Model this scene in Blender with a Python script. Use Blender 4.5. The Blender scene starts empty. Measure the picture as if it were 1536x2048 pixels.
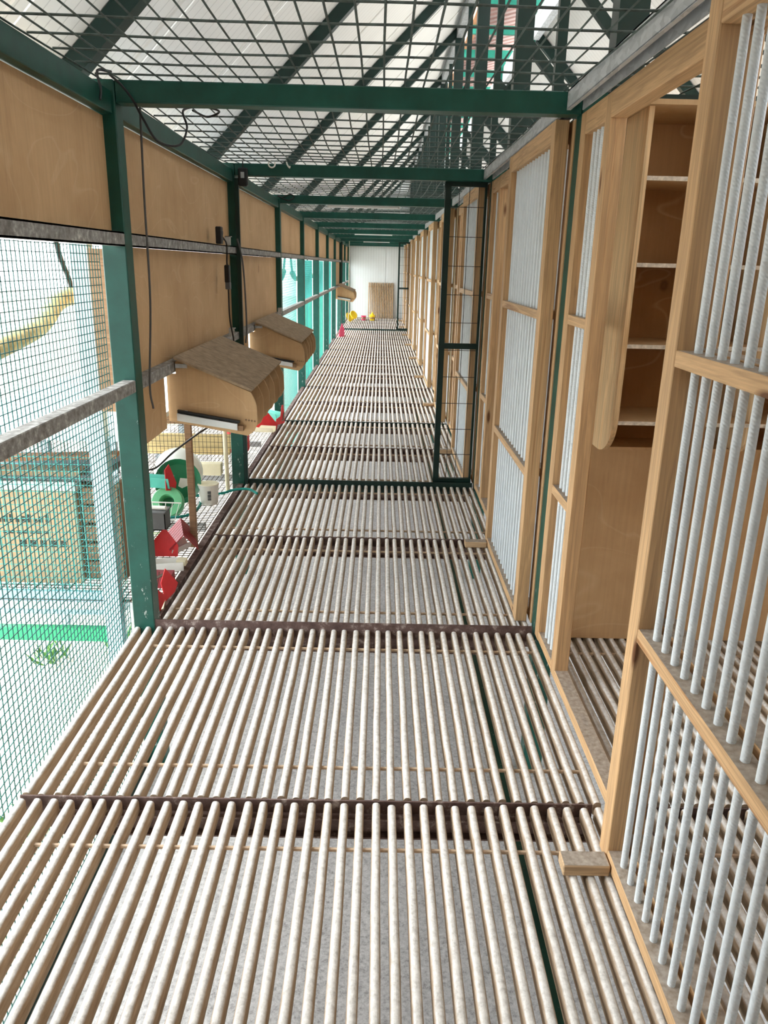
import bpy, bmesh, math, random
from mathutils import Vector, Matrix, noise
random.seed(7)
S = bpy.context.scene
C = S.collection
PI = math.pi

# ------------------------------------------------------------------ camera
PITCH, ROLL, YAW, FPX = 0.3113, 0.0235, 0.0107, 1533.3
CAM = Vector((0, 0, 1.6))
_f = Vector((math.sin(YAW)*math.cos(PITCH), math.cos(YAW)*math.cos(PITCH), -math.sin(PITCH)))
_r = Vector((math.cos(YAW), -math.sin(YAW), 0))
_u = _r.cross(_f)
_r2 = _r*math.cos(ROLL) + _u*math.sin(ROLL)
_u2 = -_r*math.sin(ROLL) + _u*math.cos(ROLL)
cam = bpy.data.cameras.new('camera')
cam.sensor_fit = 'VERTICAL'
cam.sensor_height = 36.0
cam.lens = FPX/2048*36.0
cam.clip_start = 0.02
cam.clip_end = 500
co = bpy.data.objects.new('camera', cam)
C.objects.link(co)
co.matrix_world = Matrix(((_r2.x, _u2.x, -_f.x, CAM.x), (_r2.y, _u2.y, -_f.y, CAM.y), (_r2.z, _u2.z, -_f.z, CAM.z), (0, 0, 0, 1)))
S.camera = co

# ------------------------------------------------------------------ sky and exposure
W = bpy.data.worlds.new('overcast_sky')
S.world = W
W.use_nodes = True
_bg = W.node_tree.nodes['Background']
_bg.inputs['Color'].default_value = (0.93, 0.98, 1.0, 1)
_bg.inputs['Strength'].default_value = 5.0
sun = bpy.data.lights.new('hazy_sun', 'SUN')
sun.energy = 4.0
sun.angle = math.radians(50)
sun.color = (1.0, 0.97, 0.92)
so = bpy.data.objects.new('hazy_sun', sun)
C.objects.link(so)
so.rotation_euler = Vector((-0.75, 0.15, 0.62)).to_track_quat('Z', 'Y').to_euler()
S.view_settings.view_transform = 'Standard'
S.view_settings.look = 'None'
S.view_settings.gamma = 1
S.view_settings.use_curve_mapping = False
S.view_settings.exposure = 0.45

# ------------------------------------------------------------------ helpers
ORG = {}


class MB:
    def __init__(self):
        self.v = []
        self.f = []

    def add(self, vs, fs):
        n = len(self.v)
        self.v += [tuple(p) for p in vs]
        self.f += [tuple(i+n for i in q) for q in fs]
        return self

    def box(self, x0, x1, y0, y1, z0, z1, c=0.0):
        if c <= 0:
            vs = [(x, y, z) for z in (z0, z1) for y in (y0, y1) for x in (x0, x1)]
            return self.add(vs, [(0, 2, 3, 1), (4, 5, 7, 6), (0, 1, 5, 4), (2, 6, 7, 3), (0, 4, 6, 2), (1, 3, 7, 5)])
        bm = bmesh.new()
        bmesh.ops.create_cube(bm, size=1)
        for v in bm.verts:
            v.co = Vector(((x0+x1)/2+v.co.x*(x1-x0), (y0+y1)/2+v.co.y*(y1-y0), (z0+z1)/2+v.co.z*(z1-z0)))
        bmesh.ops.bevel(bm, geom=bm.edges[:], offset=c, segments=1, affect='EDGES')
        return self.frombm(bm)

    def frombm(self, bm):
        bm.verts.index_update()
        self.add([v.co.copy() for v in bm.verts], [[v.index for v in q.verts] for q in bm.faces])
        bm.free()
        return self

    def bar(self, a, b, w, h, up=(0, 0, 1)):
        a = Vector(a)
        b = Vector(b)
        d = (b-a).normalized()
        s = d.cross(Vector(up))
        if s.length < 1e-4:
            s = d.cross(Vector((1, 0, 0)))
        s.normalize()
        u = s.cross(d)
        vs = [p + s*(sx*w/2) + u*(sz*h/2) for p in (a, b) for sz in (-1, 1) for sx in (-1, 1)]
        return self.add(vs, [(0, 1, 3, 2), (4, 6, 7, 5), (0, 4, 5, 1), (2, 3, 7, 6), (0, 2, 6, 4), (1, 5, 7, 3)])

    def tube(self, pts, r, n=8, cap=True):
        pts = [Vector(p) for p in pts]
        rs = r if isinstance(r, (list, tuple)) else [r]*len(pts)
        vs = []
        ref = None
        for i, p in enumerate(pts):
            t = (pts[min(i+1, len(pts)-1)] - pts[max(i-1, 0)]).normalized()
            if ref is None:
                ref = t.orthogonal().normalized()
            else:
                ref = (ref - t*ref.dot(t))
                if ref.length < 1e-5:
                    ref = t.orthogonal()
                ref.normalize()
            bn = t.cross(ref)
            for k in range(n):
                a = 2*PI*k/n + PI/n
                vs.append(p + (ref*math.cos(a) + bn*math.sin(a))*rs[i])
        fs = []
        for i in range(len(pts)-1):
            for k in range(n):
                fs.append((i*n+k, i*n+(k+1) % n, (i+1)*n+(k+1) % n, (i+1)*n+k))
        if cap:
            fs.append(tuple(range(n-1, -1, -1)))
            fs.append(tuple((len(pts)-1)*n+k for k in range(n)))
        return self.add(vs, fs)

    def prism(self, poly, d0, d1, axis='y'):
        n = len(poly)
        vs = []
        for d in (d0, d1):
            for a, b in poly:
                vs.append({'y': (a, d, b), 'x': (d, a, b), 'z': (a, b, d)}[axis])
        fs = [tuple(range(n)), tuple(range(2*n-1, n-1, -1))]
        for i in range(n):
            j = (i+1) % n
            fs.append((i, i+n, j+n, j))
        return self.add(vs, fs)

    def lathe(self, prof, n=20, o=(0, 0, 0), ax=(0, 0, 1)):
        ax = Vector(ax).normalized()
        e = ax.orthogonal().normalized()
        g = ax.cross(e)
        o = Vector(o)
        vs = []
        for r, h in prof:
            for k in range(n):
                a = 2*PI*k/n
                vs.append(o + ax*h + (e*math.cos(a)+g*math.sin(a))*r)
        fs = []
        for i in range(len(prof)-1):
            for k in range(n):
                fs.append((i*n+k, i*n+(k+1) % n, (i+1)*n+(k+1) % n, (i+1)*n+k))
        return self.add(vs, fs)

    def mesh(self, name, m, smooth=False, o=(0, 0, 0)):
        me = bpy.data.meshes.new(name)
        o = Vector(o)
        me.from_pydata([Vector(p)-o for p in self.v], [], self.f)
        bm = bmesh.new()
        bm.from_mesh(me)
        bmesh.ops.recalc_face_normals(bm, faces=bm.faces[:])
        bm.to_mesh(me)
        bm.free()
        if smooth:
            me.polygons.foreach_set('use_smooth', [True]*len(me.polygons))
            try:
                me.set_sharp_from_angle(angle=math.radians(40))
            except Exception:
                pass
        me.materials.append(M[m])
        me.update()
        return me

    def build(self, name, m, parent=None, smooth=False, kind=None):
        o = ORG.get(parent.name, Vector()) if parent else Vector()
        ob = bpy.data.objects.new(name, self.mesh(name, m, smooth, o))
        C.objects.link(ob)
        if parent:
            ob.parent = parent
            ORG[ob.name] = o
        else:
            ORG[ob.name] = Vector()
        if kind:
            ob['kind'] = kind
        return ob


def tag(o, label, cat, group=None):
    o['label'] = label
    o['category'] = cat
    if group:
        o['group'] = group
    return o


def thing(name, label, cat, loc=(0, 0, 0), group=None):
    o = bpy.data.objects.new(name, None)
    o.empty_display_size = 0.1
    C.objects.link(o)
    o.location = loc
    ORG[o.name] = Vector(loc)
    return tag(o, label, cat, group)


def structure(name, label=None, loc=(0, 0, 0)):
    o = bpy.data.objects.new(name, None)
    C.objects.link(o)
    o.location = loc
    ORG[o.name] = Vector(loc)
    o['kind'] = 'structure'
    if label:
        o['label'] = label
    return o


def put(me, name, loc, parent, rot=None):
    """a part that shares mesh data; loc is in world axes"""
    o = bpy.data.objects.new(name, me)
    C.objects.link(o)
    o.parent = parent
    o.location = Vector(loc) - ORG[parent.name]
    ORG[o.name] = Vector(loc)
    if rot:
        o.rotation_euler = rot
    return o


NTH = ['nearest', 'second', 'third', 'fourth', 'fifth', 'sixth', 'seventh', 'eighth', 'ninth', 'tenth',
       'eleventh', 'twelfth', 'thirteenth', 'fourteenth', 'fifteenth', 'sixteenth', 'seventeenth', 'eighteenth',
       'nineteenth', 'twentieth', 'twenty-first']


def nth(i):
    return NTH[0] if i == 0 else NTH[i]


# ------------------------------------------------------------------ materials
M = {}


class NT:
    def __init__(self, name, rough=0.7, metal=0.0, spec=0.3):
        m = bpy.data.materials.new(name)
        m.use_nodes = True
        self.nt = m.node_tree
        self.b = self.nt.nodes['Principled BSDF']
        self.b.inputs['Roughness'].default_value = rough
        self.b.inputs['Metallic'].default_value = metal
        self.b.inputs['Specular IOR Level'].default_value = spec
        M[name] = m
        self._c = None

    def n(self, t, **kw):
        nd = self.nt.nodes.new(t)
        for k, v in kw.items():
            if k in nd.inputs:
                nd.inputs[k].default_value = v
            else:
                setattr(nd, k, v)
        return nd

    def l(self, a, b):
        self.nt.links.new(a, b)

    def coord(self, scale=(1, 1, 1), rnd=True):
        tc = self.n('ShaderNodeTexCoord')
        mp = self.n('ShaderNodeMapping')
        mp.inputs['Scale'].default_value = scale
        self.l(tc.outputs['Object'], mp.inputs['Vector'])
        if rnd:
            oi = self.n('ShaderNodeObjectInfo')
            mu = self.n('ShaderNodeMath', operation='MULTIPLY')
            mu.inputs[1].default_value = 37.0
            self.l(oi.outputs['Random'], mu.inputs[0])
            cb = self.n('ShaderNodeCombineXYZ')
            for k in range(3):
                self.l(mu.outputs[0], cb.inputs[k])
            self.l(cb.outputs[0], mp.inputs['Location'])
        return mp.outputs['Vector']

    def noise(self, vec, scale, detail=3, rough=0.55, dist=0.0):
        t = self.n('ShaderNodeTexNoise')
        t.inputs['Scale'].default_value = scale
        t.inputs['Detail'].default_value = detail
        t.inputs['Roughness'].default_value = rough
        t.inputs['Distortion'].default_value = dist
        self.l(vec, t.inputs['Vector'])
        return t.outputs['Fac']

    def ramp(self, fac, stops):
        r = self.n('ShaderNodeValToRGB')
        e = r.color_ramp.elements
        while len(e) < len(stops):
            e.new(0.5)
        for i, (p, c) in enumerate(stops):
            e[i].position = p
            e[i].color = (c[0], c[1], c[2], 1) if not isinstance(c, (int, float)) else (c, c, c, 1)
        self.l(fac, r.inputs['Fac'])
        return r.outputs['Color']

    def mix(self, fac, a, b, mode='MIX'):
        x = self.n('ShaderNodeMix', data_type='RGBA', blend_type=mode)
        for sock, val in ((x.inputs[0], fac), (x.inputs[6], a), (x.inputs[7], b)):
            if isinstance(val, (int, float)):
                sock.default_value = val
            elif isinstance(val, (tuple, list)):
                sock.default_value = (val[0], val[1], val[2], 1)
            else:
                self.l(val, sock)
        return x.outputs[2]

    def math(self, op, a, b=None):
        x = self.n('ShaderNodeMath', operation=op)
        for i, v in enumerate((a, b)):
            if v is None:
                continue
            if isinstance(v, (int, float)):
                x.inputs[i].default_value = v
            else:
                self.l(v, x.inputs[i])
        return x.outputs[0]

    def color(self, c):
        if isinstance(c, (tuple, list)):
            self.b.inputs['Base Color'].default_value = (c[0], c[1], c[2], 1)
        else:
            self.l(c, self.b.inputs['Base Color'])

    def bump(self, h, strength=0.3, dist=0.002):
        bp = self.n('ShaderNodeBump')
        bp.inputs['Strength'].default_value = strength
        bp.inputs['Distance'].default_value = dist
        self.l(h, bp.inputs['Height'])
        self.l(bp.outputs['Normal'], self.b.inputs['Normal'])


def plain(name, c, rough=0.5, metal=0.0, var=0.12, scale=12, spec=0.35):
    t = NT(name, rough, metal, spec)
    v = t.coord()
    nz = t.noise(v, scale, 4, 0.6)
    d = tuple(x*(1-var) for x in c)
    e = tuple(min(1, x*(1+var)) for x in c)
    t.color(t.ramp(nz, [(0.3, d), (0.7, e)]))
    return t


def pine(name, axis, light=(0.67, 0.43, 0.225), dark=(0.34, 0.17, 0.07), dust=0.0):
    t = NT(name, 0.62, 0, 0.25)
    sc = [26, 26, 26]
    sc[axis] = 1.1
    v = t.coord(sc)
    g = t.noise(v, 1.0, 4, 0.6, 0.6)
    col = t.ramp(g, [(0.30, dark), (0.42, light), (0.52, tuple(x*0.76 for x in light)), (0.60, light), (0.74, tuple(x*0.74 for x in light))])
    sc2 = [160, 160, 160]
    sc2[axis] = 4
    fine = t.noise(t.coord(sc2), 1.0, 2)
    col = t.mix(0.35, col, t.ramp(fine, [(0.3, 0.35), (0.7, 1.0)]), 'MULTIPLY')
    sk = [9, 9, 9]
    sk[axis] = 2.3
    vo = t.n('ShaderNodeTexVoronoi')
    vo.inputs['Scale'].default_value = 1.0
    t.l(t.coord(sk), vo.inputs['Vector'])
    kn = t.ramp(vo.outputs['Distance'], [(0.06, 1.0), (0.13, 0.0)])
    col = t.mix(kn, col, (0.14, 0.06, 0.025))
    if dust:
        geo = t.n('ShaderNodeNewGeometry')
        sx = t.n('ShaderNodeSeparateXYZ')
        t.l(geo.outputs['Normal'], sx.inputs[0])
        up = t.math('MULTIPLY', t.ramp(sx.outputs['Z'], [(0.75, 0.0), (0.95, 1.0)]), dust)
        col = t.mix(up, col, t.ramp(t.noise(t.coord((1, 1, 1)), 60, 4), [(0.3, (0.22, 0.19, 0.16)), (0.7, (0.46, 0.42, 0.38))]))
    # small white droppings
    sp = t.ramp(t.noise(t.coord((1, 1, 0.5)), 22, 5, 0.65), [(0.745, 0.0), (0.77, 0.7)])
    col = t.mix(sp, col, (0.75, 0.72, 0.66))
    t.color(col)
    t.bump(fine, 0.12, 0.002)


def materials():
    # birch plywood with contour veneer lines
    for nm, base, low in (('plywood', (0.62, 0.415, 0.225), (0.50, 0.315, 0.16)), ('plywood_box', (0.62, 0.42, 0.23), (0.48, 0.30, 0.15)),
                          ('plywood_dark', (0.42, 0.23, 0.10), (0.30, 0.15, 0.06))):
        t = NT(nm, 0.6, 0, 0.25)
        v = t.coord((1, 1.0, 1.6))
        a = t.noise(v, 1.25, 2, 0.45, 0.9)
        con = t.math('FRACT', t.math('MULTIPLY', a, 7.0))
        line = t.ramp(con, [(0.0, 0.0), (0.46, 0.0), (0.5, 1.0), (0.54, 0.0)])
        blot = t.noise(t.coord((1, 1, 1)), 2.6, 5, 0.6)
        col = t.ramp(blot, [(0.3, low), (0.62, base)])
        col = t.mix(t.math('MULTIPLY', line, 0.22), col, (0.78, 0.6, 0.38))
        gr = t.noise(t.coord((70, 70, 2.5)), 1.0, 3, 0.6)
        col = t.mix(0.22, col, t.ramp(gr, [(0.3, 0.55), (0.7, 1.0)]), 'MULTIPLY')
        st = t.ramp(t.noise(t.coord((9, 9, 0.8)), 1.3, 4, 0.7), [(0.62, 0.0), (0.78, 0.45)])
        col = t.mix(st, col, (0.22, 0.13, 0.07))
        vo = t.n('ShaderNodeTexVoronoi')
        vo.inputs['Scale'].default_value = 2.1
        t.l(t.coord((1, 1, 0.7)), vo.inputs['Vector'])
        kd = t.math('ADD', vo.outputs['Distance'], t.math('MULTIPLY', t.noise(t.coord((1, 1, 1)), 20, 2), 0.03))
        kn = t.ramp(kd, [(0.02, 0.5), (0.04, 0.2), (0.055, 0.75), (0.07, 0.1), (0.12, 0.0)])
        col = t.mix(kn, col, (0.13, 0.065, 0.03))
        t.color(col)
        t.bump(gr, 0.05, 0.001)
    pine('pine_x', 0)
    pine('pine_y', 1, dust=0.85)
    pine('pine_z', 2)
    pine('pine_block', 0, (0.60, 0.42, 0.25), (0.42, 0.26, 0.13), 0.9)
    pine('pine_nest', 2, (0.84, 0.60, 0.34), (0.68, 0.44, 0.22))
    pine('yellow_board', 0, (0.80, 0.62, 0.30), (0.62, 0.46, 0.2))
    pine('brown_board', 0, (0.34, 0.21, 0.12), (0.22, 0.13, 0.07))
    # floor slat: brown wood with a worn chalky whitish top
    t = NT('slat_wood', 0.85, 0, 0.15)
    geo = t.n('ShaderNodeNewGeometry')
    sx = t.n('ShaderNodeSeparateXYZ')
    t.l(geo.outputs['Normal'], sx.inputs[0])
    nz = t.noise(t.coord((60, 9, 60)), 1.0, 5, 0.65)
    nb = t.noise(t.coord((1, 1, 1)), 55, 5, 0.7)
    edge = t.math('ADD', sx.outputs['Z'], t.math('MULTIPLY', t.math('SUBTRACT', nz, 0.5), 0.9))
    top = t.ramp(edge, [(0.42, 0.0), (0.80, 1.0)])
    side = t.ramp(nz, [(0.3, (0.29, 0.21, 0.14)), (0.7, (0.48, 0.38, 0.28))])
    chalk = t.ramp(nb, [(0.3, (0.46, 0.442, 0.42)), (0.5, (0.645, 0.632, 0.61)), (0.75, (0.81, 0.80, 0.78))])
    t.color(t.mix(top, side, chalk))
    t.bump(t.math('ADD', nb, nz), 0.55, 0.003)
    t = NT('slat_brown', 0.8, 0, 0.2)
    nz = t.noise(t.coord((60, 60, 5)), 1.0, 4, 0.65)
    t.color(t.ramp(nz, [(0.3, (0.42, 0.26, 0.13)), (0.7, (0.62, 0.42, 0.24))]))
    plain('dusty_edge', (0.60, 0.53, 0.44), 0.85, 0, 0.3, 60)
    plain('rod_wood', (0.52, 0.40, 0.29), 0.8, 0, 0.25, 40)
    # painted steel
    for nm, c in (('green_steel', (0.005, 0.068, 0.051)), ('green_dark', (0.003, 0.022, 0.018))):
        t = NT(nm, 0.42, 0.0, 0.4)
        v = t.coord((1, 1, 1), False)
        nz = t.noise(v, 7, 4, 0.6)
        col = t.ramp(nz, [(0.3, tuple(x*0.75 for x in c)), (0.7, tuple(x*1.25 for x in c))])
        sp = t.noise(t.coord((1, 1, 0.45), False), 42, 6, 0.75)
        tcx = t.n('ShaderNodeTexCoord')
        sz = t.n('ShaderNodeSeparateXYZ')
        t.l(tcx.outputs['Object'], sz.inputs[0])
        hz = t.n('ShaderNodeMapRange')
        hz.inputs['From Min'].default_value = 0.0
        hz.inputs['From Max'].default_value = 1.8
        hz.inputs['To Min'].default_value = 0.60
        hz.inputs['To Max'].default_value = 0.74
        t.l(sz.outputs['Z'], hz.inputs['Value'])
        d = t.ramp(t.math('SUBTRACT', sp, hz.outputs['Result']), [(0.0, 0.0), (0.05, 0.8)])
        t.color(t.mix(d, col, (0.62, 0.66, 0.62)) if nm == 'green_steel' else col)
    t = NT('galvanised', 0.5, 0.35, 0.5)
    vo = t.n('ShaderNodeTexVoronoi')
    vo.inputs['Scale'].default_value = 60
    t.l(t.coord((1, 0.4, 1)), vo.inputs['Vector'])
    t.color(t.ramp(vo.outputs['Color'], [(0.2, (0.42, 0.45, 0.47)), (0.8, (0.58, 0.61, 0.63))]))
    t = NT('dusty_rail', 0.75, 0.1, 0.3)
    nz = t.noise(t.coord((1, 1, 1)), 30, 6, 0.7)
    t.color(t.ramp(nz, [(0.35, (0.16, 0.15, 0.14)), (0.55, (0.30, 0.30, 0.29)), (0.72, (0.66, 0.65, 0.62))]))
    t = NT('rusty_steel', 0.8, 0.1, 0.3)
    nz = t.noise(t.coord((1, 1, 1)), 24, 6, 0.7)
    t.color(t.ramp(nz, [(0.35, (0.075, 0.045, 0.04)), (0.55, (0.13, 0.085, 0.075)), (0.72, (0.42, 0.36, 0.33))]))
    # ribbed dowel: a fine spiral relief
    t = NT('grey_dowel', 0.5, 0.0, 0.4)
    tc = t.n('ShaderNodeTexCoord')
    sp = t.n('ShaderNodeSeparateXYZ')
    t.l(tc.outputs['Object'], sp.inputs[0])
    ang = t.math('ARCTAN2', sp.outputs['Y'], sp.outputs['X'])
    w = t.math('SINE', t.math('ADD', t.math('MULTIPLY', ang, 5.0), t.math('MULTIPLY', sp.outputs['Z'], 840.0)))
    nz = t.noise(t.coord((1, 1, 0.3)), 30, 4)
    t.color(t.ramp(nz, [(0.3, (0.62, 0.68, 0.72)), (0.7, (0.72, 0.78, 0.81))]))
    t.bump(w, 0.28, 0.0015)
    plain('dowel_smooth', (0.67, 0.73, 0.765), 0.5, 0, 0.06)
    # wire
    plain('teal_wire', (0.05, 0.34, 0.31), 0.5, 0, 0.1)
    plain('teal_wire_shaded', (0.014, 0.11, 0.10), 0.6, 0, 0.3, 20)  # darker copy for the nearest mesh, its backlit shade put into the colour
    plain('ceiling_wire', (0.06, 0.085, 0.078), 0.6, 0, 0.45, 30)
    plain('steel_wire', (0.30, 0.30, 0.29), 0.5, 0.4, 0.1)
    plain('brown_wire', (0.07, 0.055, 0.04), 0.6, 0.2, 0.1)
    # roof and wall sandwich panels with micro ribs
    for nm, ax, c in (('roof_panel_white', 'Y', (0.86, 0.86, 0.84)), ('wall_panel_white', 'X', (0.80, 0.84, 0.85))):
        t = NT(nm, 0.45, 0, 0.4)
        tc = t.n('ShaderNodeTexCoord')
        sp = t.n('ShaderNodeSeparateXYZ')
        t.l(tc.outputs['Object'], sp.inputs[0])
        w = t.math('FRACT', t.math('MULTIPLY', sp.outputs[ax], 12.5))
        g = t.ramp(w, [(0.0, 0.0), (0.06, 1.0), (0.94, 1.0), (1.0, 0.0)])
        nz = t.noise(t.coord((1, 1, 1)), 3, 4)
        col = t.ramp(nz, [(0.3, tuple(x*0.94 for x in c)), (0.7, c)])
        t.color(t.mix(0.3, col, g, 'MULTIPLY'))
        t.bump(g, 0.25, 0.003)
    # grounds
    t = NT('concrete', 0.9, 0, 0.2)
    v = t.coord((1, 1, 1), False)
    a = t.noise(v, 70, 6, 0.75)
    b = t.noise(v, 3.5, 5, 0.6)
    col = t.ramp(a, [(0.3, (0.20, 0.195, 0.19)), (0.48, (0.44, 0.435, 0.435)), (0.72, (0.64, 0.64, 0.64))])
    col = t.mix(0.55, col, t.ramp(b, [(0.3, 0.75), (0.65, 1.0)]), 'MULTIPLY')
    t.color(col)
    t.bump(a, 0.5, 0.006)
    t = NT('gravel', 0.9, 0, 0.2)
    v = t.coord((1, 1, 1), False)
    vo = t.n('ShaderNodeTexVoronoi')
    vo.inputs['Scale'].default_value = 45
    t.l(v, vo.inputs['Vector'])
    col = t.ramp(vo.outputs['Distance'], [(0.2, (0.80, 0.77, 0.72)), (0.62, (0.45, 0.41, 0.36))])
    gm = t.ramp(t.noise(v, 1.6, 5, 0.65), [(0.62, 0.0), (0.7, 0.9)])
    col = t.mix(gm, col, t.ramp(t.noise(v, 60, 3), [(0.3, (0.10, 0.22, 0.06)), (0.7, (0.32, 0.50, 0.20))]))
    t.color(col)
    t.bump(vo.outputs['Distance'], 0.6, 0.01)
    # plastics and sundries
    plain('red_plastic', (0.62, 0.03, 0.035), 0.45, 0, 0.12)
    plain('maroon_plastic', (0.28, 0.03, 0.04), 0.5, 0, 0.15)
    plain('white_plastic', (0.80, 0.80, 0.76), 0.45, 0, 0.05)
    plain('cream_plastic', (0.78, 0.72, 0.52), 0.5, 0, 0.06)
    plain('green_plastic', (0.03, 0.34, 0.15), 0.4, 0, 0.1)
    plain('light_green_plastic', (0.16, 0.50, 0.26), 0.4, 0, 0.08)
    plain('dark_green_plastic', (0.015, 0.16, 0.07), 0.4, 0, 0.1)
    plain('teal_plastic', (0.08, 0.45, 0.36), 0.4, 0, 0.08)
    plain('hose_teal', (0.01, 0.25, 0.22), 0.45, 0, 0.2)
    plain('grey_plastic', (0.12, 0.125, 0.13), 0.5, 0, 0.1)
    plain('black_plastic', (0.012, 0.012, 0.013), 0.45, 0, 0.1)
    plain('cable_grey', (0.09, 0.09, 0.09), 0.5, 0, 0.1)
    plain('silver_label', (0.45, 0.46, 0.45), 0.5, 0, 0.05)
    plain('aluminium', (0.60, 0.62, 0.62), 0.38, 0.6, 0.08)
    plain('yellow_plastic', (0.85, 0.58, 0.02), 0.45, 0, 0.06)
    plain('pink_plastic', (0.72, 0.06, 0.16), 0.45, 0, 0.06)
    plain('tube_white', (0.85, 0.86, 0.87), 0.35, 0, 0.03)
    plain('lid_wood', (0.33, 0.25, 0.17), 0.85, 0, 0.3, 25)
    plain('blue_grey_board', (0.30, 0.42, 0.50), 0.6, 0, 0.15)
    plain('blue_white_post', (0.42, 0.53, 0.59), 0.6, 0, 0.1)
    plain('tan_card', (0.45, 0.32, 0.19), 0.8, 0, 0.12)
    plain('brown_card', (0.28, 0.19, 0.11), 0.8, 0, 0.2)
    plain('ink', (0.05, 0.04, 0.03), 0.8, 0, 0.1)
    plain('bark', (0.52, 0.44, 0.24), 0.85, 0, 0.35, 30)
    plain('brown_metal', (0.30, 0.17, 0.15), 0.5, 0.1, 0.1)
    plain('orange_wood', (0.50, 0.24, 0.12), 0.7, 0, 0.1)
    plain('fascia_green', (0.015, 0.23, 0.16), 0.5, 0, 0.1)
    plain('leaf', (0.10, 0.25, 0.06), 0.6, 0, 0.3)


materials()

# ------------------------------------------------------------------ layout
Y1, BAY = 3.23, 2.4372
def FY(k):
    return Y1 + BAY*(k-1)
PAN = BAY/2
XL, XD, XF, XB = -1.003, 0.6685, 0.738, 2.02      # left post face, door face, fixed front face, pen back
ZB0, ZB1 = 2.155, 2.232                            # cross beam
YEND = FY(10) + 0.05
GZ = -0.75                                         # ground
NB = 10                                            # bays

# ------------------------------------------------------------------ ground
fl = MB().box(-1.15, 5.0, -5.2, YEND, GZ-0.1, GZ).build('floor', 'concrete')
fl['kind'] = 'structure'
fl['label'] = 'grey concrete slab under the slatted floor'
gr = MB().add([(-40, -20, GZ-0.02), (-1.15, -20, GZ-0.02), (-1.15, 60, GZ-0.02), (-40, 60, GZ-0.02)], [(0, 1, 2, 3)])
gr.add([(5.0, -20, GZ-0.02), (40, -20, GZ-0.02), (40, 60, GZ-0.02), (5.0, 60, GZ-0.02)], [(0, 1, 2, 3)])
go = gr.build('ground', 'gravel')
go['kind'] = 'structure'
go['label'] = 'pale gravel yard outside the left wall'

# ------------------------------------------------------------------ roof
RZ = 3.335                                         # underside of rafters on the left: z = RZ + x
RX, RRX, RTOP = 0.90, 1.79, 4.235                  # ridge gap edges
rl = structure('roof_left', 'white ribbed roof panels sloping up from the left wall')
rr = structure('roof_right', 'white ribbed roof panels sloping down beyond the pens')
yy = -5.2
pw = 1.0
n = 0
while yy < YEND - 0.05:
    y1 = min(yy+pw, YEND)
    off = 0.15
    q = MB()
    x0, x1 = -1.50, RX+0.02
    a, b = yy+0.006, y1-0.006
    q.prism([(x0, RZ+x0+off), (x1, RZ+x1+off), (x1, RZ+x1+off+0.06), (x0, RZ+x0+off+0.06)], a, b, 'y')
    q.prism([(x0, RZ+x0+off-0.012), (x1, RZ+x1+off-0.012), (x1, RZ+x1+off), (x0, RZ+x0+off)], b-0.09, b-0.03, 'y')
    q.build('roof_panel', 'roof_panel_white', rl)
    q = MB()
    g = lambda x: RTOP+0.15-(x-RRX)
    x0, x1 = RRX-0.02, 3.35  # right slope cut short out of view to let more light in
    q.prism([(x0, g(x0)), (x0, g(x0)+0.06), (x1, g(x1)+0.06), (x1, g(x1))], a, b, 'y')
    q.build('roof_panel', 'roof_panel_white', rr)
    yy += pw
q = MB().box(RX-0.05, RX+0.03, -5.2, YEND, RTOP-0.02, RTOP+0.14)
q.build('ridge_purlin', 'galvanised', rl)
q = MB().box(RRX-0.03, RRX+0.05, -5.2, YEND, RTOP-0.02, RTOP+0.14)
q.build('ridge_purlin', 'galvanised', rr)
# lantern above the gap: brown corrugated sheet on green cross pieces
ln = structure('roof_lantern', 'raised brown corrugated ridge roof with green cross pieces')
q = MB()
yy = -5.2
xs0, xs1 = 1.24, 2.05
zl = lambda x: 4.72 + (x-1.24)*0.25
vs, fs = [], []
i = 0
while yy < YEND+0.3:
    for dy, dz in ((0, 0), (0.10, 0), (0.13, 0.035), (0.17, 0.035)):
        vs += [(xs0, yy+dy, zl(xs0)+dz), (xs1, yy+dy, zl(xs1)+dz)]
    yy += 0.20
for i in range(len(vs)//2-1):
    fs.append((2*i, 2*i+1, 2*i+3, 2*i+2))
q.add(vs, fs).build('corrugated_sheet', 'brown_metal', ln)
q = MB().box(1.14, 1.24, -5.2, YEND, 4.68, 4.74)
q.build('eave_board', 'orange_wood', ln)
q = MB().box(1.80, 1.82, -5.2, YEND, 4.33, 4.48)
q.build('side_sheet', 'galvanised', ln)
for k in range(0, 20):
    y = 0.79 + PAN*k
    q = MB().box(1.14, 2.0, y-0.03, y+0.03, 4.58, 4.68)
    q.build('cross_piece', 'fascia_green', ln)
    if k % 2:
        continue
    q = MB().box(1.72, 1.80, y-0.04, y+0.04, 4.20, 4.60)
    q.build('lantern_post', 'fascia_green', ln)

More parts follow.
